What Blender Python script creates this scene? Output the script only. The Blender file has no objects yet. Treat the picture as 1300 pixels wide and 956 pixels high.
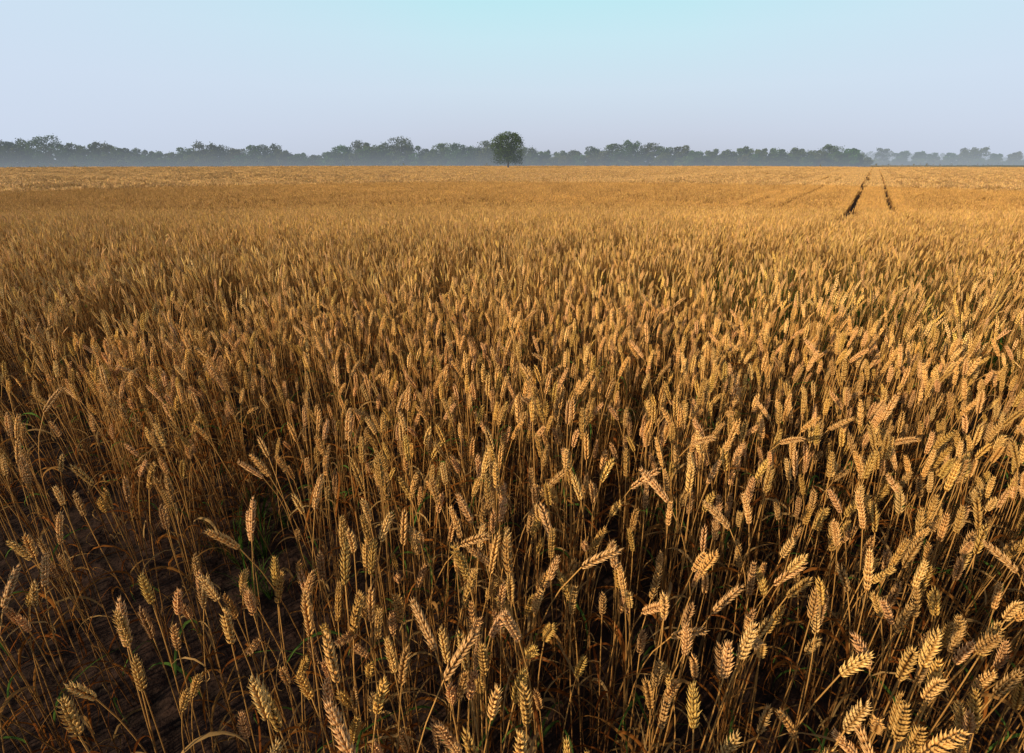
import bpy, math, random
import numpy as np
from mathutils import Vector
rng = np.random.default_rng(7)
random.seed(7)
scene = bpy.context.scene
scene.view_settings.view_transform = 'Standard'
scene.view_settings.look = 'None'
scene.view_settings.exposure = 0

CAM_H = 1.75
PITCH = 20.4

def sstep(a, b, x):
    t = np.clip((np.asarray(x, float) - a) / (b - a), 0, 1)
    return t * t * (3 - 2 * t)

def terrain(x, y):
    x = np.asarray(x, float); y = np.asarray(y, float)
    d = y
    z = -1.5 * sstep(1.5, 30, d)
    z = z + 0.10 * np.sin(x * 0.045 + 1.0) * np.sin(y * 0.05) * sstep(10, 60, d)
    z = z + 0.02 * np.sin(x * 1.3 + 0.5 * y) * np.sin(y * 1.1)
    return z

def noise2(x, y, s, seed=0):
    r = np.random.default_rng(100 + seed)
    v = np.zeros_like(x)
    for k in range(6):
        a = r.uniform(0, 2 * math.pi); f = r.uniform(0.6, 1.6) / s * 2 * math.pi
        p = r.uniform(0, 6.28)
        v = v + np.sin((x * math.cos(a) + y * math.sin(a)) * f + p)
    return v / 6 * 1.6

# ------------------------------------------------------------ mesh builder
class MB:
    def __init__(s):
        s.v = []; s.f = []; s.c = []; s.m = []
    def tube(s, P, R, n, cols, frame=None):
        P = [np.array(p, float) for p in P]
        base = len(s.v)
        m = len(P)
        for i, p in enumerate(P):
            t = P[min(i + 1, m - 1)] - P[max(i - 1, 0)]
            t = t / (np.linalg.norm(t) + 1e-12)
            ref = np.array([0.0, 0, 1.0]) if abs(t[2]) < 0.8 else np.array([1.0, 0, 0])
            a = np.cross(t, ref); a /= (np.linalg.norm(a) + 1e-12)
            b = np.cross(t, a)
            for k in range(n):
                an = 2 * math.pi * k / n
                s.v.append(p + R[i] * (math.cos(an) * a + math.sin(an) * b))
                s.c.append(cols[i] if isinstance(cols, list) else cols)
        for i in range(m - 1):
            for k in range(n):
                k2 = (k + 1) % n
                s.f.append((base + i * n + k, base + i * n + k2, base + (i + 1) * n + k2, base + (i + 1) * n + k)); s.m.append(0)
    def ribbon(s, P, W, S, cols, crease=0.0):
        base = len(s.v)
        m = len(P)
        for i in range(m):
            p = np.array(P[i], float); sd = S[i]
            t = np.array(P[min(i + 1, m - 1)]) - np.array(P[max(i - 1, 0)])
            nn = np.cross(t, sd); nn /= (np.linalg.norm(nn) + 1e-12)
            for o in (-1, 0, 1):
                s.v.append(p + sd * W[i] * 0.5 * o + nn * crease * W[i] * (abs(o)))
                s.c.append(cols[i])
        for i in range(m - 1):
            for k in (0, 1):
                a = base + i * 3 + k
                s.f.append((a, a + 1, a + 4, a + 3)); s.m.append(1)
    def mesh(s, name, mats, smooth=True):
        me = bpy.data.meshes.new(name)
        V = np.array(s.v, np.float32); F = np.array(s.f, np.int32)
        me.vertices.add(len(V)); me.vertices.foreach_set('co', V.ravel())
        me.loops.add(F.size); me.loops.foreach_set('vertex_index', F.ravel())
        me.polygons.add(len(F)); me.polygons.foreach_set('loop_start', (np.arange(len(F)) * 4).astype(np.int32))
        me.polygons.foreach_set('loop_total', np.full(len(F), 4, np.int32))
        for m in mats: me.materials.append(m)
        me.polygons.foreach_set('material_index', np.array(s.m, np.int32))
        me.polygons.foreach_set('use_smooth', np.ones(len(F), bool))
        me.update()
        at = me.color_attributes.new('Col', 'FLOAT_COLOR', 'POINT')
        arr = np.ones((len(V), 4), np.float32)
        arr[:, :3] = np.array(s.c, np.float32)
        at.data.foreach_set('color', arr.ravel())
        return me

# ------------------------------------------------------------ materials
def new_mat(name):
    m = bpy.data.materials.new(name); m.use_nodes = True
    nt = m.node_tree; nt.nodes.clear()
    return m, nt, nt.nodes, nt.links

def wheat_material(name, leaf):
    m, nt, N, L = new_mat(name)
    out = N.new('ShaderNodeOutputMaterial')
    col = N.new('ShaderNodeVertexColor'); col.layer_name = 'Col'
    geo = N.new('ShaderNodeNewGeometry')
    nz = N.new('ShaderNodeTexNoise'); nz.inputs['Scale'].default_value = 0.30; nz.inputs['Detail'].default_value = 2
    L.new(geo.outputs['Position'], nz.inputs['Vector'])
    mp = N.new('ShaderNodeMapRange'); mp.inputs[1].default_value = 0.3; mp.inputs[2].default_value = 0.7
    mp.inputs[3].default_value = 0.84; mp.inputs[4].default_value = 1.14
    L.new(nz.outputs[0], mp.inputs[0])
    vm = N.new('ShaderNodeVectorMath'); vm.operation = 'SCALE'
    L.new(col.outputs['Color'], vm.inputs[0]); L.new(mp.outputs[0], vm.inputs['Scale'])
    if leaf:
        p = N.new('ShaderNodeBsdfDiffuse'); L.new(vm.outputs[0], p.inputs['Color'])
        tr = N.new('ShaderNodeBsdfTranslucent'); L.new(vm.outputs[0], tr.inputs['Color'])
        mx = N.new('ShaderNodeMixShader'); mx.inputs[0].default_value = 0.35
        L.new(p.outputs[0], mx.inputs[1]); L.new(tr.outputs[0], mx.inputs[2])
        L.new(mx.outputs[0], out.inputs[0])
    else:
        p = N.new('ShaderNodeBsdfPrincipled')
        p.inputs['Roughness'].default_value = 0.5
        p.inputs['Specular IOR Level'].default_value = 0.25
        L.new(vm.outputs[0], p.inputs['Base Color'])
        L.new(p.outputs[0], out.inputs[0])
    return m
WM = [wheat_material('ripe_wheat', False), wheat_material('dry_wheat_leaf', True)]

# ------------------------------------------------------------ wheat plants
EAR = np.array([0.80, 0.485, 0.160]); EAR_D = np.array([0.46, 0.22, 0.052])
STEM_T = np.array([0.54, 0.29, 0.082]); STEM_B = np.array([0.11, 0.044, 0.014])  # brown lower stems, darkened further to paint in shade between plants
LEAVES = [np.array(c) for c in ([0.50, 0.26, 0.08], [0.38, 0.14, 0.03], [0.31, 0.10, 0.024], [0.58, 0.36, 0.14], [0.42, 0.19, 0.05])]
GREEN = np.array([0.075, 0.140, 0.028])

def stalk(b, r, lod, base=(0, 0), H=0.80, z0=0.0, green=0.0, tone=1.0):
    phi = r.uniform(0, 2 * math.pi)
    d = np.array([math.cos(phi), math.sin(phi), 0])
    side0 = np.array([-d[1], d[0], 0])
    th0 = r.uniform(0, 0.07 if lod == 0 else .12)
    th1 = abs(r.normal(0.11, 0.15))
    if r.random() < 0.05: th1 += 0.5
    L = H * r.uniform(0.84, 1.06)
    pw = r.uniform(3.0, 8)
    wob = r.uniform(-0.05, 0.05)
    n = {0: 9, 1: 5, 2: 3, 3: 2}[lod]
    ss = np.linspace(0, 1, n + 1) ** 0.75
    fine = 40
    pos = np.array([base[0], base[1], 0.0]); pts = [pos.copy()]
    for i in range(fine):
        s = (i + 0.5) / fine
        th = th0 + th1 * 0.75 * s ** pw
        t = math.sin(th) * d + np.array([0, 0, math.cos(th)]) + side0 * wob * math.sin(3.1 * s)
        pos = pos + t * L / fine; pts.append(pos.copy())
    pts = np.array(pts)
    idx = (ss * fine).astype(int)
    sel = [j for j in idx if pts[j][2] >= z0 - 0.12 or j == fine]
    if len(sel) < 2: sel = [fine - 12, fine]
    tint = r.uniform(0.7, 1.15) * tone
    pwc = 1.6 if lod < 2 else 2.6  # far stems stay dark higher up, deepening the painted shade
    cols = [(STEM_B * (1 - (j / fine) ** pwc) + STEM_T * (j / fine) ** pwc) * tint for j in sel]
    rad = {0: 0.0016, 1: 0.0017, 2: 0.0026, 3: 0.006}[lod]
    R = [rad * (1.15 - 0.4 * j / fine) for j in sel]
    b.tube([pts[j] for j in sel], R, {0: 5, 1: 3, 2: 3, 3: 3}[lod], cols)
    if lod == 0:
        for hz in (0.28, 0.56):
            j = int(hz * fine); q = pts[j]; t = pts[j + 1] - pts[j]
            t = t / np.linalg.norm(t)
            b.tube([q - t * .004, q, q + t * .004], [rad * .9, rad * 1.7, rad * .9], 5, STEM_B * 0.8)
    EL = r.uniform(0.062, 0.096) * {0: 1., 1: 1., 2: 1.3, 3: 1.8}[lod]
    axis = []; tang = []
    q = pts[-1].copy(); bend = r.uniform(0.0, 0.26)
    m = 24
    for i in range(m + 1):
        th = th0 + th1 + bend * i / m
        t = math.sin(th) * d + np.array([0, 0, math.cos(th)])
        axis.append(q.copy()); tang.append(t)
        q = q + t * EL / m
    roll = r.uniform(0, math.pi)
    tn = r.choice([r.uniform(.95, 1.15), r.uniform(.58, .92)]) * tone
    warm = np.array([1.0, r.uniform(0.90, 1.06), r.uniform(0.75, 1.2)])
    ec = np.minimum(EAR * tn * warm, .9); ed = EAR_D * tn * warm
    if lod == 2: ec = np.minimum(ec * 1.06, .9)
    if lod == 3: ec = ec * [1.0, 1.03, 1.25]; ed = ed * [1, 1.02, 1.2]  # far ears paled: distance haze put into their colour
    if lod <= 1:
        ns = int(round(EL / (0.0046 if lod == 0 else 0.0064)))
        for i in range(ns):
            f = i / (ns - 1); k = int(f * (m - 1))
            t = tang[k]; c = axis[k]
            bb = np.cross(t, side0); s_ = math.cos(roll) * side0 + math.sin(roll) * bb
            s_ = s_ / np.linalg.norm(s_); B = np.cross(t, s_)
            sg = 1 if i % 2 else -1
            env = (0.62 + 0.55 * math.sin(math.pi * min(1, (f * 0.85 + 0.12)))) if f < .95 else .7
            if lod == 0:
                if i == ns - 1:
                    dirs = [(0, 0.0, 0), (0, .25, .4), (0, .25, -.4)]
                else:
                    dirs = [(sg, 0.50, 0.0), (sg, 0.36, 0.42), (sg, 0.36, -0.42)]
                for (g, o, fa) in dirs:
                    o2 = o * r.uniform(0.75, 1.3)
                    dr = t + s_ * g * o2 + B * fa * r.uniform(.8, 1.2); dr /= np.linalg.norm(dr)
                    ln = 0.0105 * env * r.uniform(0.9, 1.15); rr = 0.0023 * env * r.uniform(.9, 1.1)
                    st = c + s_ * g * 0.0016 + B * fa * 0.004
                    aw = ln * r.uniform(1.25, 1.6)
                    mo = r.uniform(.78, 1.12)
                    b.tube([st, st + dr * ln * .28, st + dr * ln * .62, st + dr * ln, st + dr * aw + t * .0008],
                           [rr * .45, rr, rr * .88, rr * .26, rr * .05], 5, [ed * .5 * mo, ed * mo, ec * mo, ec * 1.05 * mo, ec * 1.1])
            else:
                dr = t + s_ * sg * 0.45; dr /= np.linalg.norm(dr)
                ln = 0.013 * env * r.uniform(.9, 1.15)
                st = c + s_ * sg * .0012
                b.tube([st, st + dr * ln * .4, st + dr * ln], [.0018 * env, .0042 * env, .0006], 4, [ed * .7, ec * .95, ec * 1.08])
    else:
        rr = {2: 0.0092, 3: 0.021}[lod]
        nr = {2: 5, 3: 3}[lod]
        Pp = []; Rr = []; Cc = []
        for i in range(nr + 1):
            f = i / nr; k = int(f * m)
            Pp.append(axis[k]); zig = 1.0 if (i % 2) else 0.68
            Rr.append(rr * (zig if 0 < i < nr else .3) * (1 - 0.25 * f)); Cc.append(ec if i % 2 else ed)
        if lod == 3: Rr = [rr * .5, rr, rr * .9, rr * .2]; Cc = [ed, ec * .9, ec, ec]
        b.tube(Pp, Rr, 4 if lod == 2 else 3, Cc)
    nl = {0: r.integers(2, 5), 1: r.integers(1, 4), 2: int(r.random() < 0.4), 3: 0}[lod]
    for q in range(nl):
        hs = r.uniform(0.12, 0.80) if lod < 2 else r.uniform(.6, .85)
        j = int(hs * fine); p = pts[j].copy()
        a = r.uniform(0, 2 * math.pi); dd = np.array([math.cos(a), math.sin(a), 0])
        ln = r.uniform(0.10, 0.26); w = r.uniform(0.004, 0.0095)
        seg = {0: 8, 1: 4, 2: 2}[lod]
        el = r.uniform(0.7, 1.35); cur = r.uniform(1.6, 4.2)
        tw = r.uniform(-3.0, 3.0)
        isg = r.random() < green
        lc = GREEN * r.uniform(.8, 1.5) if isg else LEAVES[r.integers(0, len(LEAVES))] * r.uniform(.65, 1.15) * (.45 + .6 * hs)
        LP = []; LW = []; LS = []; LC = []
        for i in range(seg + 1):
            f = i / seg
            LP.append(p.copy())
            an = el - cur * f
            t = math.cos(an) * dd + math.sin(an) * np.array([0, 0, 1.0])
            sd = np.cross(t, [0, 0, 1.0]); sd /= (np.linalg.norm(sd) + 1e-9)
            n2 = np.cross(sd, t)
            sd = math.cos(tw * f) * sd + math.sin(tw * f) * n2
            LS.append(sd); LW.append(w * (0.55 + 0.9 * f if f < .4 else 1.0 * (1.02 - f) / .62 + .04))
            LC.append(lc * (1 - .25 * f))
            a2 = a + 0.8 * f * math.sin(tw)
            dd = np.array([math.cos(a2), math.sin(a2), 0])
            p = p + t * ln / seg
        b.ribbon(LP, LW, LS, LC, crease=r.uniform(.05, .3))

def grass_tuft(r):
    b = MB()
    for k in range(16):
        a = r.uniform(0, 6.28); dd = np.array([math.cos(a), math.sin(a), 0.])
        p = dd * r.uniform(0, .03); p[2] = 0
        ln = r.uniform(.25, .6); el = r.uniform(1.15, 1.5); cur = r.uniform(.4, 1.6); w = r.uniform(.005, .011)
        c = GREEN * np.array([r.uniform(.7, 1.5), r.uniform(.8, 1.3), 1])
        LP = []; LW = []; LS = []; LC = []
        for i in range(8):
            f = i / 7; LP.append(p.copy()); an = el - cur * f * f
            t = math.cos(an) * dd + math.sin(an) * np.array([0, 0, 1.])
            sd = np.cross(t, [0, 0, 1.]); sd /= np.linalg.norm(sd)
            LS.append(sd); LW.append(w * (1.02 - f ** 2)); LC.append(c * (0.6 + .5 * f)); p = p + t * ln / 7
        b.ribbon(LP, LW, LS, LC, crease=.15)
    return b

tmpl = bpy.data.collections.new('wheat_plants')
names = []
def add_t(b, nm):
    n = 't%03d_%s' % (len(names), nm)
    o = bpy.data.objects.new(n, b.mesh(n, WM)); tmpl.objects.link(o); names.append(n)
    return len(names) - 1
U = np.array([0.577, 0.817]); NV = np.array([0.817, -0.577])
T0 = []; TG = []
for k in range(48):
    b = MB(); stalk(b, rng, 0, green=0.07); T0.append(add_t(b, 'wheat_stalk'))
def patch(size, rows, n, lod, z0, H=.80, hj=.03, green=0.04, till=(2, 7), spread=.022, tj=(.82, 1.12)):
    """square piece of crop drilled in rows; every plant carries several tillers"""
    b = MB(); c = 0
    while c < n:
        i = rng.integers(0, rows); t = int(rng.integers(*till))
        v = ((i + .5) / rows - .5) * size + rng.normal(0, .22) * size / rows
        u = rng.uniform(-.5, .5) * size
        ph = hj * rng.normal(); tone = rng.uniform(*tj)
        for j in range(t):
            q = U * u + NV * v + rng.normal(0, spread, 2)
            stalk(b, rng, lod, base=q, z0=z0, H=H + ph + .012 * rng.normal(), green=green, tone=tone)
        c += t
    return b
PM = [add_t(patch(.375, 3, int(rng.uniform(19, 34)), 1, 0., hj=.055, till=(3, 8), spread=.02, tj=(.75, 1.14)), 'wheat_patch_mid') for k in range(30)]
PMS = [add_t(patch(.375, 3, int(rng.uniform(8, 16)), 1, 0., green=.3), 'wheat_patch_thin') for k in range(8)]
S2 = [add_t(patch(.20, 2, 6, 2, .25, spread=.03), 'wheat_clump') for k in range(10)]
P2 = [add_t(patch(.80, 6, int(rng.uniform(52, 76)), 2, .1, hj=.075, till=(2, 7), spread=.028, tj=(.68, 1.2)), 'wheat_patch') for k in range(24)]
P2T = [add_t(patch(.80, 6, 40, 2, .1, hj=.06, spread=.03), 'wheat_patch_thinner') for k in range(5)]
S3 = [add_t(patch(.40, 3, 7, 3, .25, hj=.05, spread=.05), 'wheat_clump_far') for k in range(6)]
P3 = [add_t(patch(2.0, 10, 140, 3, .25, hj=.11, till=(3, 9), spread=.06, tj=(.62, 1.2)), 'wheat_patch_far') for k in range(18)]
for k in range(5): TG.append(add_t(grass_tuft(rng), 'grass_tuft'))

# ------------------------------------------------------------ planting
TR = ((0.33, 17, .15), (-4.9, 28, .17), (24.3, 45, .13), (-29, 60, .12))
def track_dist(x, y):
    """distance from the nearest wheel track edge (negative = inside)"""
    s = x * NV[0] + y * NV[1]; t = x * U[0] + y * U[1]
    wob = 0.06 * np.sin(t * .2) + .03 * np.sin(t * 1.1)
    D = np.full_like(x, 9.)
    for c, t0, w in TR:
        for o in (-.9, .9):
            fade = sstep(t0 - 6, t0 + 6, t)
            D = np.minimum(D, np.where(fade > 0, np.abs(s - c - o + wob) + (1 - fade) * .5 - w, 9.))
    a = np.array([-39., 64.]); bb = np.array([11.6, 29.5]); dv = (bb - a) / np.linalg.norm(bb - a)
    n2 = np.array([-dv[1], dv[0]])
    s2 = (x - a[0]) * n2[0] + (y - a[1]) * n2[1] + 1.2 * np.sin(x * .06)
    for o in (-.9, .9):
        fd = sstep(14, 6, x)
        D = np.minimum(D, np.where(fd > 0, np.abs(s2 - o) + (1 - fd) * .5 - .30, 9.))
    return D

def density(x, y):
    d = np.ones_like(x)
    d *= 0.83 + 0.28 * noise2(x, y, 0.9, 1) + 0.30 * noise2(x, y, 0.33, 2)
    def ell(cx, cy, rx, ry, ang, amt):
        nonlocal d
        ca, sa = math.cos(ang), math.sin(ang)
        u = ((x - cx) * ca + (y - cy) * sa) / rx; v = (-(x - cx) * sa + (y - cy) * ca) / ry
        d *= 1 - amt * np.exp(-(u * u + v * v) ** 2)
    ell(-2.40, 1.60, .80, .46, 0.1, .97)
    ell(-1.05, 1.45, .17, .62, 0.15, .96)
    ell(-1.60, 1.08, .85, .18, 0.0, .88)
    ell(-2.3, 2.75, .30, .25, 0, .6)
    ell(0.32, 1.5, .13, .3, 0.1, .7)
    ell(1.3, 1.9, .13, .3, -.5, .6)
    ell(3.3, 4.6, .85, .36, 0.1, .95)
    ell(3.95, 3.75, .55, .24, 0.1, .95)
    ell(5.4, 6.2, .8, .3, 0.1, .9)
    d *= 1 - 0.40 * sstep(0.1, -0.9, x) * sstep(1.6, 1.2, y)
    return np.clip(d, 0, 1)

PX = []; PI = []; PR = []; PS = []
HALF = .90
def grid(R, sv, su, jitter):
    uu = np.arange(-R * 1.1, R * 1.45, su); vv = np.arange(-R * 1.35, R * 1.1, sv)
    A, B = np.meshgrid(uu, vv); A = A.ravel(); B = B.ravel()
    A = A + rng.uniform(-.5, .5, A.size) * su * jitter[0]
    B = B + rng.normal(0, .27, B.size) * sv * jitter[1]
    return A * U[0] + B * NV[0], A * U[1] + B * NV[1]
def clip(x, y, r0, r1, oy=-1.2):
    rr = np.hypot(x, y); an = np.arctan2(np.abs(x), y - oy)
    k = (rr >= r0) & (rr < r1) & (an < HALF) & (y > 0.22) & (y < 262)
    return x[k], y[k]

def plant(x, y, T, tilt, smin, smax, mode='free', hmod=None):
    n = len(x)
    PX.append(np.stack([x, y, terrain(x, y)], 1))
    PI.append(np.array(T)[rng.integers(0, len(T), n)])
    rz = rng.uniform(0, 2 * math.pi, n) if mode == 'free' else math.pi * rng.integers(0, 2, n)
    PR.append(np.stack([rng.normal(0, tilt, n), rng.normal(0.3 * tilt, tilt, n), rz], 1))
    sc = rng.uniform(smin, smax, n) * (1 + .04 * noise2(x, y, 2.2, 5) + .03 * noise2(x, y, 9., 6))
    if hmod is not None: sc = sc * hmod
    PS.append(sc)

# foreground: plants with several tillers each
x, y = clip(*grid(3.6, .125, .10, (1.3, 1)), 0, 3.4)
k = rng.random(x.size) < density(x, y); x = x[k]; y = y[k]
nt_ = rng.integers(2, 7, x.size); hm = rng.normal(1, .035, x.size)
x = np.repeat(x, nt_); y = np.repeat(y, nt_); hm = np.repeat(hm, nt_)
x = x + rng.normal(0, .022, x.size); y = y + rng.normal(0, .022, y.size)
plant(x, y, T0, .058, .92, 1.05, 'free', hm)
x, y = clip(*grid(36, .375, .375, (.0, 0.)), 3.3, 30.)
x = x + rng.uniform(-.03, .03, x.size); d = density(x, y) + rng.normal(0, .06, x.size)
ok = track_dist(x, y) > .2
k = (d > .50) & ok; plant(x[k], y[k], PM, .025, .90, 1.09, 'rows')
k = (d <= .50) & (d > .15) & ok; plant(x[k], y[k], PMS, .02, .88, 1.05, 'rows')
x, y = clip(*grid(64, .8, .8, (.0, 0.)), 29.8, 62.)
D = track_dist(x, y); nn = noise2(x, y, 6, 8) + .6 * noise2(x, y, 2.5, 3) + rng.normal(0, .3, x.size)
far_ok = D > .62
k = far_ok & (nn > -.9); plant(x[k], y[k], P2, .012, .91, 1.09, 'rows')
k = far_ok & (nn <= -.9); plant(x[k], y[k], P2T, .012, .88, 1.0, 'rows')
bx = x[~far_ok]; by = y[~far_ok]
q = (np.arange(4) + .5) / 4 * .8 - .4; qa, qb = np.meshgrid(q, q); qa = qa.ravel(); qb = qb.ravel()
sx = (bx[:, None] + qa[None] * U[0] + qb[None] * NV[0]).ravel(); sy = (by[:, None] + qa[None] * U[1] + qb[None] * NV[1]).ravel()
k = track_dist(sx, sy) > .05; plant(sx[k], sy[k], S2, .03, .9, 1.08, 'rows')
x, y = clip(*grid(285, 2., 2., (.0, 0.)), 61., 280.)
D = track_dist(x, y); far_ok = D > 1.5
plant(x[far_ok], y[far_ok], P3, .006, .88, 1.10, 'rows')
bx = x[~far_ok]; by = y[~far_ok]
q = (np.arange(5) + .5) / 5 * 2. - 1.; qa, qb = np.meshgrid(q, q); qa = qa.ravel(); qb = qb.ravel()
sx = (bx[:, None] + qa[None] * U[0] + qb[None] * NV[0]).ravel(); sy = (by[:, None] + qa[None] * U[1] + qb[None] * NV[1]).ravel()
k = track_dist(sx, sy) > .10; plant(sx[k], sy[k], S3, .02, .93, 1.07, 'rows')
def tufts(cx, cy, sx, sy, n, s0=.6, s1=1.1):
    xx = rng.normal(cx, sx, n); yy = rng.normal(cy, sy, n); m = yy > .3
    plant(xx[m], yy[m], TG, .12, s0, s1)
tufts(3.3, 4.65, .55, .25, 110, .95, 1.5)
tufts(3.95, 3.8, .35, .15, 35, .8, 1.2)
tufts(2.9, 5.9, .8, .2, 80, 1.2, 1.65)
tufts(5.4, 6.2, .6, .25, 70, 1.1, 1.6)
tufts(-1.05, 1.75, .15, .3, 7, .4, .8)
tufts(4.6, 11., 1.8, .4, 150, 1.4, 1.9)
P = np.concatenate(PX); I = np.concatenate(PI).astype(np.int32); Rr = np.concatenate(PR); S = np.concatenate(PS)
print('INSTANCES', len(P))
pm = bpy.data.meshes.new('wheat_field')
pm.vertices.add(len(P)); pm.vertices.foreach_set('co', P.astype(np.float32).ravel())
a = pm.attributes.new('idx', 'INT', 'POINT'); a.data.foreach_set('value', I)
a = pm.attributes.new('rot', 'FLOAT_VECTOR', 'POINT'); a.data.foreach_set('vector', Rr.astype(np.float32).ravel())
a = pm.attributes.new('scl', 'FLOAT', 'POINT'); a.data.foreach_set('value', S.astype(np.float32))
pm.update()
wf = bpy.data.objects.new('wheat_field', pm); scene.collection.objects.link(wf)
g = bpy.data.node_groups.new('plant_wheat', 'GeometryNodeTree')
g.interface.new_socket('Geometry', in_out='INPUT', socket_type='NodeSocketGeometry')
g.interface.new_socket('Geometry', in_out='OUTPUT', socket_type='NodeSocketGeometry')
gi = g.nodes.new('NodeGroupInput'); go = g.nodes.new('NodeGroupOutput')
ci = g.nodes.new('GeometryNodeCollectionInfo'); ci.inputs[0].default_value = tmpl
ci.inputs['Separate Children'].default_value = True; ci.inputs['Reset Children'].default_value = True
ip = g.nodes.new('GeometryNodeInstanceOnPoints'); ip.inputs['Pick Instance'].default_value = True
def na(nm, t):
    n = g.nodes.new('GeometryNodeInputNamedAttribute'); n.data_type = t; n.inputs['Name'].default_value = nm
    return n.outputs['Attribute']
er = g.nodes.new('FunctionNodeEulerToRotation')
g.links.new(na('rot', 'FLOAT_VECTOR'), er.inputs[0])
g.links.new(gi.outputs[0], ip.inputs['Points']); g.links.new(ci.outputs[0], ip.inputs['Instance'])
g.links.new(na('idx', 'INT'), ip.inputs['Instance Index']); g.links.new(er.outputs[0], ip.inputs['Rotation'])
g.links.new(na('scl', 'FLOAT'), ip.inputs['Scale'])
g.links.new(ip.outputs[0], go.inputs[0])
md = wf.modifiers.new('plants', 'NODES'); md.node_group = g

# ------------------------------------------------------------ ground
def ground_mat():
    m, nt, N, L = new_mat('soil')
    out = N.new('ShaderNodeOutputMaterial'); p = N.new('ShaderNodeBsdfPrincipled')
    geo = N.new('ShaderNodeNewGeometry')
    n1 = N.new('ShaderNodeTexNoise'); n1.inputs['Scale'].default_value = 14; n1.inputs['Detail'].default_value = 8
    L.new(geo.outputs['Position'], n1.inputs['Vector'])
    cr = N.new('ShaderNodeValToRGB')
    cr.color_ramp.elements[0].position = .3; cr.color_ramp.elements[0].color = (.012, .007, .005, 1)
    cr.color_ramp.elements[1].position = .78; cr.color_ramp.elements[1].color = (.048, .025, .017, 1)
    L.new(n1.outputs[0], cr.inputs[0])
    sx = N.new('ShaderNodeSeparateXYZ'); L.new(geo.outputs['Position'], sx.inputs[0])
    mr = N.new('ShaderNodeMapRange'); mr.inputs[1].default_value = 262; mr.inputs[2].default_value = 275
    L.new(sx.outputs['Y'], mr.inputs[0])
    n3 = N.new('ShaderNodeTexNoise'); n3.inputs['Scale'].default_value = .012; L.new(geo.outputs['Position'], n3.inputs['Vector'])
    c3 = N.new('ShaderNodeValToRGB')  # far fields in pale green and beige, haze put into the base colour
    c3.color_ramp.elements[0].position = .4; c3.color_ramp.elements[0].color = (.12, .15, .10, 1)
    c3.color_ramp.elements[1].position = .6; c3.color_ramp.elements[1].color = (.34, .29, .20, 1)
    L.new(n3.outputs[0], c3.inputs[0])
    mx = N.new('ShaderNodeMix'); mx.data_type = 'RGBA'
    L.new(mr.outputs[0], mx.inputs[0]); L.new(cr.outputs[0], mx.inputs[6]); L.new(c3.outputs[0], mx.inputs[7])
    L.new(mx.outputs[2], p.inputs['Base Color']); p.inputs['Roughness'].default_value = .95
    p.inputs['Specular IOR Level'].default_value = .15
    bp = N.new('ShaderNodeBump'); bp.inputs['Strength'].default_value = .9; bp.inputs['Distance'].default_value = .04
    L.new(n1.outputs[0], bp.inputs['Height']); L.new(bp.outputs[0], p.inputs['Normal'])
    L.new(p.outputs[0], out.inputs[0])
    return m
def axis_pts(lo, hi, fine_lo, fine_hi, st):
    a = list(np.arange(fine_lo, fine_hi, st)); s = st; v = fine_hi
    while v < hi: a.append(v); s *= 1.10; v += s
    a.append(hi); s = st; v = fine_lo - st; b = []
    while v > lo: b.append(v); s *= 1.10; v -= s
    b.append(lo)
    return np.array(sorted(set(b + a)))
gx = axis_pts(-4000, 4000, -4, 4, .07); gy = axis_pts(-60, 6000, 0, 4, .07)
X, Y = np.meshgrid(gx, gy)
Z = terrain(X, Y)
near = (np.hypot(X, Y) < 9)
Z = Z + near * (rng.normal(0, .008, X.shape) + .012 * noise2(X, Y, .25, 12))
vs = np.stack([X.ravel(), Y.ravel(), Z.ravel()], 1)
w = len(gx); h = len(gy)
ii = np.arange(w * (h - 1)).reshape(h - 1, w)[:, :-1].ravel()
fs = np.stack([ii, ii + 1, ii + w + 1, ii + w], 1)
gm = bpy.data.meshes.new('ground'); gm.from_pydata(vs.tolist(), [], fs.tolist())
gm.polygons.foreach_set('use_smooth', np.ones(len(gm.polygons), bool)); gm.materials.append(ground_mat())
go_ = bpy.data.objects.new('ground', gm); scene.collection.objects.link(go_)

# ------------------------------------------------------------ trees
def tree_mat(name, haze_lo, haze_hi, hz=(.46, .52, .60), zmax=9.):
    """foliage with mist painted in: pale emission mixed by height, stronger near the ground"""
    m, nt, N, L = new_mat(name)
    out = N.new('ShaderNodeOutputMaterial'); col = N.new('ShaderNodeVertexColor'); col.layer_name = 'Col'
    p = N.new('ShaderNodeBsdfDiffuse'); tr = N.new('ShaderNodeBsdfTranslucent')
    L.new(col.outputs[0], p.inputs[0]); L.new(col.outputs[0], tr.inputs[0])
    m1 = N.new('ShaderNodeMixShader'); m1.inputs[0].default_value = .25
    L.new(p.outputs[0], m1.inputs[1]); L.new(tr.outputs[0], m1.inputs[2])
    em = N.new('ShaderNodeEmission'); em.inputs[0].default_value = (*hz, 1); em.inputs[1].default_value = 1  # pale glow in the foliage itself, standing in for mist
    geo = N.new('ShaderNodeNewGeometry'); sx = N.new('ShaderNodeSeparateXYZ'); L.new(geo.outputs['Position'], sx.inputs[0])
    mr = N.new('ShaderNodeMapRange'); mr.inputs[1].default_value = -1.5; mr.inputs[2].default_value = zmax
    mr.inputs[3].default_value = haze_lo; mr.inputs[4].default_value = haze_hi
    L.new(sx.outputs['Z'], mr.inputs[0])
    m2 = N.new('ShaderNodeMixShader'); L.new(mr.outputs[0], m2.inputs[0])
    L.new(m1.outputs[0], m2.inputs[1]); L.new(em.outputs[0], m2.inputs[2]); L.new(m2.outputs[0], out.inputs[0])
    return m

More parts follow.
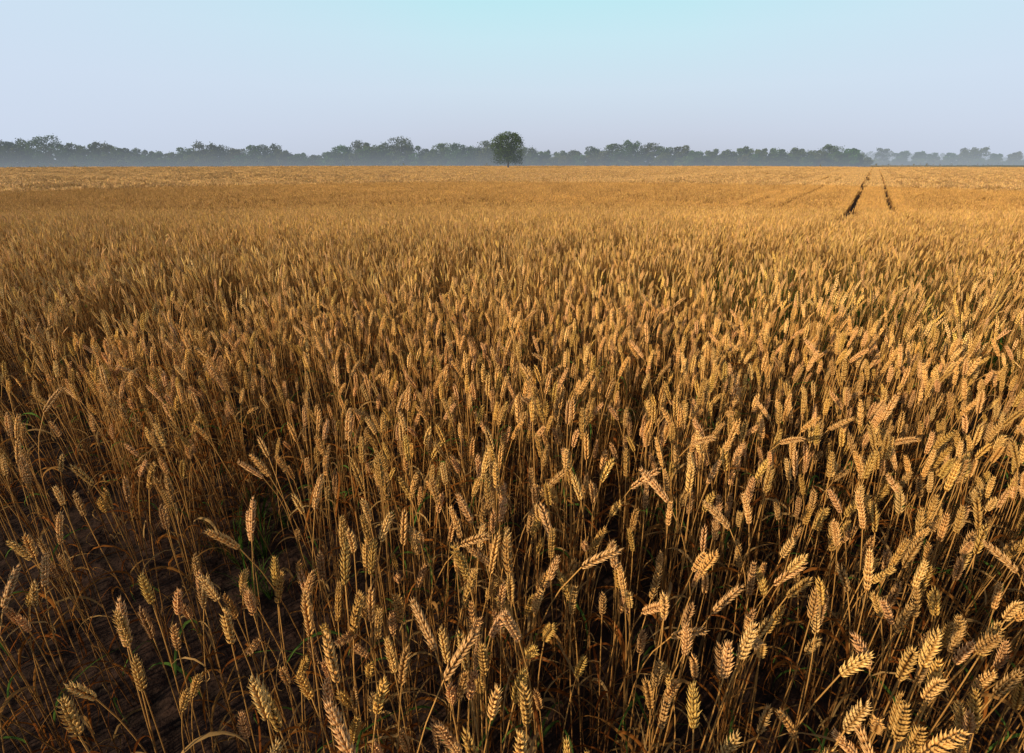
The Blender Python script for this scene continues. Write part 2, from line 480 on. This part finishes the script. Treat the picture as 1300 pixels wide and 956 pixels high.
class TreeB:
    def __init__(s): s.C = []; s.SZ = []; s.COL = []; s.mb = MB()
    def leaves(s, c, sz, col): s.C.append(c); s.SZ.append(sz); s.COL.append(col)
    def tree(s, x, y, z, H, W, r, dens=1.0, leaf=.55, nlobe=None, bark=(.06, .045, .03), crown_base=.25, low=.12, lobe=1.0):
        nl = nlobe or int(r.integers(10, 17))
        mb = s.mb
        tx = r.normal(0, .02) * H
        mb.tube([(x, y, z - .2), (x + tx * .4, y, z + H * .18), (x + tx, y, z + H * .42), (x + tx * 1.2, y, z + H * .8)],
                [H * .032, H * .024, H * .018, H * .005], 7, np.array(bark))
        hue = np.array([r.uniform(.75, 1.35), r.uniform(.85, 1.15), r.uniform(.7, 1.2)])
        for k in range(nl):
            f = (k + .5) / nl
            hz = crown_base + (1 - crown_base) * (f ** .85) * .86 + .03
            prof = math.sin(math.pi * min(1, max(low, (hz - crown_base * .6) / (1.08 - crown_base * .6)))) ** .6
            a = k * 2.4 + r.uniform(-.4, .4); ro = W * .5 * prof * r.uniform(.4, .78)
            c = np.array([x + tx + math.cos(a) * ro, y + math.sin(a) * ro, z + hz * H])
            lr = np.array([1., 1., .72]) * W * r.uniform(.16, .26) * lobe
            if hz > .8: lr *= .8
            mb.tube([(x + tx * .5, y, z + H * (.2 + .35 * f)), tuple((np.array([x + tx, y, z + H * (.3 + .35 * f)]) + c) / 2 + [0, 0, -.02 * H]), tuple(c)],
                    [H * .012, H * .007, H * .002], 5, np.array(bark))
            n = int(260 * dens)
            u = r.normal(0, 1, (n, 3)); u /= np.linalg.norm(u, axis=1)[:, None]
            rad = r.uniform(.35, 1.0, n) ** .5 * (1 + .28 * r.normal(0, 1, n) * (r.random(n) < .35))
            q = c + u * rad[:, None] * lr
            q = q + .12 * lr[0] * np.sin(q * 2.3 / lr[0] + k)
            base = np.array([.055, .088, .020]) * hue * r.uniform(.7, 1.3)
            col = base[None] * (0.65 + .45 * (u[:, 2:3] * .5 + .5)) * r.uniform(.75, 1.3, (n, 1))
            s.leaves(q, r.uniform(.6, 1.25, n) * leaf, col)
    def obj(s, name, mat):
        C = np.concatenate(s.C); SZ = np.concatenate(s.SZ); COL = np.concatenate(s.COL); n = len(C)
        r = np.random.default_rng(3)
        a = r.normal(0, 1, (n, 3)); a /= np.linalg.norm(a, axis=1)[:, None]
        b = np.cross(a, r.normal(0, 1, (n, 3))); b /= np.linalg.norm(b, axis=1)[:, None]
        a = a * SZ[:, None] * .5; b = b * SZ[:, None] * .32
        V = np.stack([C - a, C + b * 1.0, C + a, C - b], 1).reshape(-1, 3)
        tv = np.array(s.mb.v); tf = np.array(s.mb.f)
        VV = np.concatenate([V, tv]); F = np.concatenate([np.arange(4 * n).reshape(n, 4), tf + 4 * n])
        me = bpy.data.meshes.new(name)
        me.vertices.add(len(VV)); me.vertices.foreach_set('co', VV.astype(np.float32).ravel())
        me.loops.add(F.size); me.loops.foreach_set('vertex_index', F.astype(np.int32).ravel())
        me.polygons.add(len(F)); me.polygons.foreach_set('loop_start', (np.arange(len(F)) * 4).astype(np.int32))
        me.polygons.foreach_set('loop_total', np.full(len(F), 4, np.int32))
        me.update(); me.validate()
        at = me.color_attributes.new('Col', 'FLOAT_COLOR', 'POINT')
        cc = np.ones((len(VV), 4), np.float32); cc[:4 * n, :3] = np.repeat(COL, 4, axis=0); cc[4 * n:, :3] = np.array(s.mb.c)
        at.data.foreach_set('color', cc.ravel())
        me.materials.append(mat)
        o = bpy.data.objects.new(name, me); scene.collection.objects.link(o)
        return o
KX = 654.; KY = 697.; HZ = 205.
def wx(px, Y): return (px - 650) / KX * Y
def wz(py, Y): return (HZ - py) * Y / KY + CAM_H
r = np.random.default_rng(33)
tb = TreeB(); Yo = 200.; xo = wx(645, Yo); zo = float(terrain(xo, Yo))
tb.tree(xo, Yo, zo, wz(168.0, Yo) - zo, 15.2, r, dens=1.0, leaf=.42, nlobe=46, crown_base=.19, low=.3, lobe=.72)
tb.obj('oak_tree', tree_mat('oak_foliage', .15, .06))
prof = [(-60,180),(-20,176),(0,178),(20,180),(42,177),(68,173),(92,182),(115,184),(136,181),(158,188),(180,190),(202,193),(222,195),(240,189),(262,181),(282,186),
(302,190),(326,186),(345,184),(362,192),(382,196),(402,198),(420,194),(440,186),(460,180),(478,186),(492,183),(510,175),(527,184),(545,190),(562,183),(582,184),(602,187),(620,180),
(640,186),(670,188),(690,192),(710,193),(730,192),(752,188),(778,184),(800,179),(822,182),(842,187),(862,186),(882,192),(902,191),(922,192),(942,188),(962,190),(985,190),(1010,189),(1030,191),(1050,184),(1078,189)]
tb = TreeB(); r = np.random.default_rng(5)
for (px, py) in prof:
    Yt = 278 + r.uniform(-6, 14); x0 = wx(px, Yt); z0 = -1.5
    Ht = wz(py - 1.0, Yt) - z0
    tb.tree(x0, Yt, z0, Ht, max(9.5, Ht * r.uniform(.85, 1.15)), r, dens=.9, leaf=.75, crown_base=.10, low=.4)
for px in np.arange(-80, 1100, 8.0):
    Yt = 274 + r.uniform(-3, 16); x0 = wx(px + r.uniform(-4, 4), Yt)
    top = np.interp(px, [q[0] for q in prof], [q[1] for q in prof])
    hh = (wz(top, Yt) + 1.5) * r.uniform(.5, .85)
    tb.tree(x0, Yt, -1.5, hh, r.uniform(7, 10), r, dens=.5, leaf=.75, nlobe=9, crown_base=.0, low=.5)
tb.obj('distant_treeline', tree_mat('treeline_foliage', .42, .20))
tb = TreeB(); r = np.random.default_rng(9)
far = [(1060,192),(1090,194),(1118,188),(1142,192),(1165,193),(1182,195),(1205,194),(1225,189),(1240,187),(1262,195),(1285,193),(1310,190),(1340,192),(1370,190)]
for (px, py) in far:
    Yt = 430 + r.uniform(-20, 30); x0 = wx(px, Yt); Ht = wz(py, Yt) + 1.5
    tb.tree(x0, Yt, -1.5, Ht, Ht * r.uniform(.8, 1.1), r, dens=.9, leaf=.9, crown_base=.2)
for px in np.arange(1050, 1400, 8.0):
    Yt = 425 + r.uniform(-8, 8)
    tb.tree(wx(px, Yt), Yt, -1.5, r.uniform(3, 6.5), r.uniform(7, 10), r, dens=.4, leaf=.9, nlobe=6, crown_base=0., low=.5)
tb.obj('distant_trees', tree_mat('foliage_painted_haze', .62, .42, zmax=12))
tb = TreeB(); r = np.random.default_rng(11)
for px in np.arange(-150, 1450, 10.0):
    Yt = 800 + r.uniform(-40, 40)
    hh = 12 + 4 * math.sin(px * .013) + r.uniform(-2, 3)
    tb.tree(wx(px, Yt), Yt, -1.5, hh, r.uniform(14, 22), r, dens=.35, leaf=1.8, nlobe=9, crown_base=0., low=.5)
tb.obj('background_woodland', tree_mat('far_foliage_painted_haze', .90, .80, zmax=14))

# ------------------------------------------------------------ world
world = bpy.data.worlds.new('World'); scene.world = world; world.use_nodes = True
N = world.node_tree.nodes; L = world.node_tree.links; N.clear()
SUN_EL = 20.; sv = (-.76, -.65)
az = math.degrees(math.atan2(sv[0], sv[1])) % 360
sky = N.new('ShaderNodeTexSky'); sky.sky_type = 'NISHITA'; sky.sun_disc = False
sky.sun_elevation = math.radians(SUN_EL); sky.sun_rotation = math.radians(az)
sky.air_density = 1.; sky.dust_density = 1.5; sky.ozone_density = 1.5
tc = N.new('ShaderNodeTexCoord'); sx = N.new('ShaderNodeSeparateXYZ'); L.new(tc.outputs['Generated'], sx.inputs[0])
cr = N.new('ShaderNodeValToRGB'); L.new(sx.outputs['Z'], cr.inputs[0])
E = cr.color_ramp.elements
E[0].position = 0.; E[0].color = (.54, .58, .69, 1)
E[1].position = .27; E[1].color = (.52, .85, .92, 1)
for ps, c in ((.05, (.60, .66, .79, 1)), (.12, (.64, .76, .88, 1)), (.20, (.60, .83, .92, 1))):
    e = E.new(ps); e.color = c
ab = N.new('ShaderNodeMath'); ab.operation = 'ABSOLUTE'
sh = N.new('ShaderNodeMath'); sh.operation = 'SUBTRACT'; sh.inputs[1].default_value = .12
L.new(sx.outputs['X'], sh.inputs[0]); L.new(sh.outputs[0], ab.inputs[0])
nz = N.new('ShaderNodeTexNoise'); nz.inputs['Scale'].default_value = 1.6; nz.inputs['Detail'].default_value = 3
L.new(tc.outputs['Generated'], nz.inputs['Vector'])
ad = N.new('ShaderNodeMath'); ad.operation = 'MULTIPLY_ADD'; ad.inputs[1].default_value = .35
L.new(nz.outputs[0], ad.inputs[0]); L.new(ab.outputs[0], ad.inputs[2])
mr = N.new('ShaderNodeMapRange'); mr.inputs[1].default_value = .38; mr.inputs[2].default_value = 1.0
L.new(ad.outputs[0], mr.inputs[0])
m1 = N.new('ShaderNodeMix'); m1.data_type = 'RGBA'; m1.inputs[7].default_value = (.65, .75, .92, 1)
mlt = N.new('ShaderNodeMath'); mlt.operation = 'MULTIPLY'; mlt.inputs[1].default_value = .75
L.new(mr.outputs[0], mlt.inputs[0])
L.new(mlt.outputs[0], m1.inputs[0]); L.new(cr.outputs[0], m1.inputs[6])
sc = N.new('ShaderNodeVectorMath'); sc.operation = 'SCALE'; sc.inputs['Scale'].default_value = 10.
L.new(m1.outputs[2], sc.inputs[0])
fm = N.new('ShaderNodeMapRange'); fm.inputs[1].default_value = .26; fm.inputs[2].default_value = .5
fm.inputs[3].default_value = .05; fm.inputs[4].default_value = 1.
L.new(sx.outputs['Z'], fm.inputs[0])
m2 = N.new('ShaderNodeMix'); m2.data_type = 'RGBA'
L.new(fm.outputs[0], m2.inputs[0]); L.new(sc.outputs[0], m2.inputs[6]); L.new(sky.outputs[0], m2.inputs[7])
bg = N.new('ShaderNodeBackground'); bg.inputs[1].default_value = .1
L.new(m2.outputs[2], bg.inputs[0])
ow = N.new('ShaderNodeOutputWorld'); L.new(bg.outputs[0], ow.inputs[0])

sl = bpy.data.lights.new('sun', 'SUN'); sl.energy = 5.0; sl.angle = math.radians(.6); sl.color = (1., .80, .53)
so = bpy.data.objects.new('sun', sl); scene.collection.objects.link(so)
el = math.radians(SUN_EL); n_ = math.hypot(*sv)
dirv = Vector((sv[0] / n_ * math.cos(el), sv[1] / n_ * math.cos(el), math.sin(el)))
so.rotation_euler = dirv.to_track_quat('Z', 'Y').to_euler(); so.location = dirv * 50

# ------------------------------------------------------------ camera
cd = bpy.data.cameras.new('camera'); cd.sensor_width = 36; cd.lens = 17.0; cd.shift_y = -(478 - 433) / 1300
cd.clip_start = .02; cd.clip_end = 9000
co = bpy.data.objects.new('camera', cd); scene.collection.objects.link(co)
co.location = (0, 0, CAM_H); co.rotation_euler = (math.radians(90 - PITCH), 0, 0)
scene.camera = co
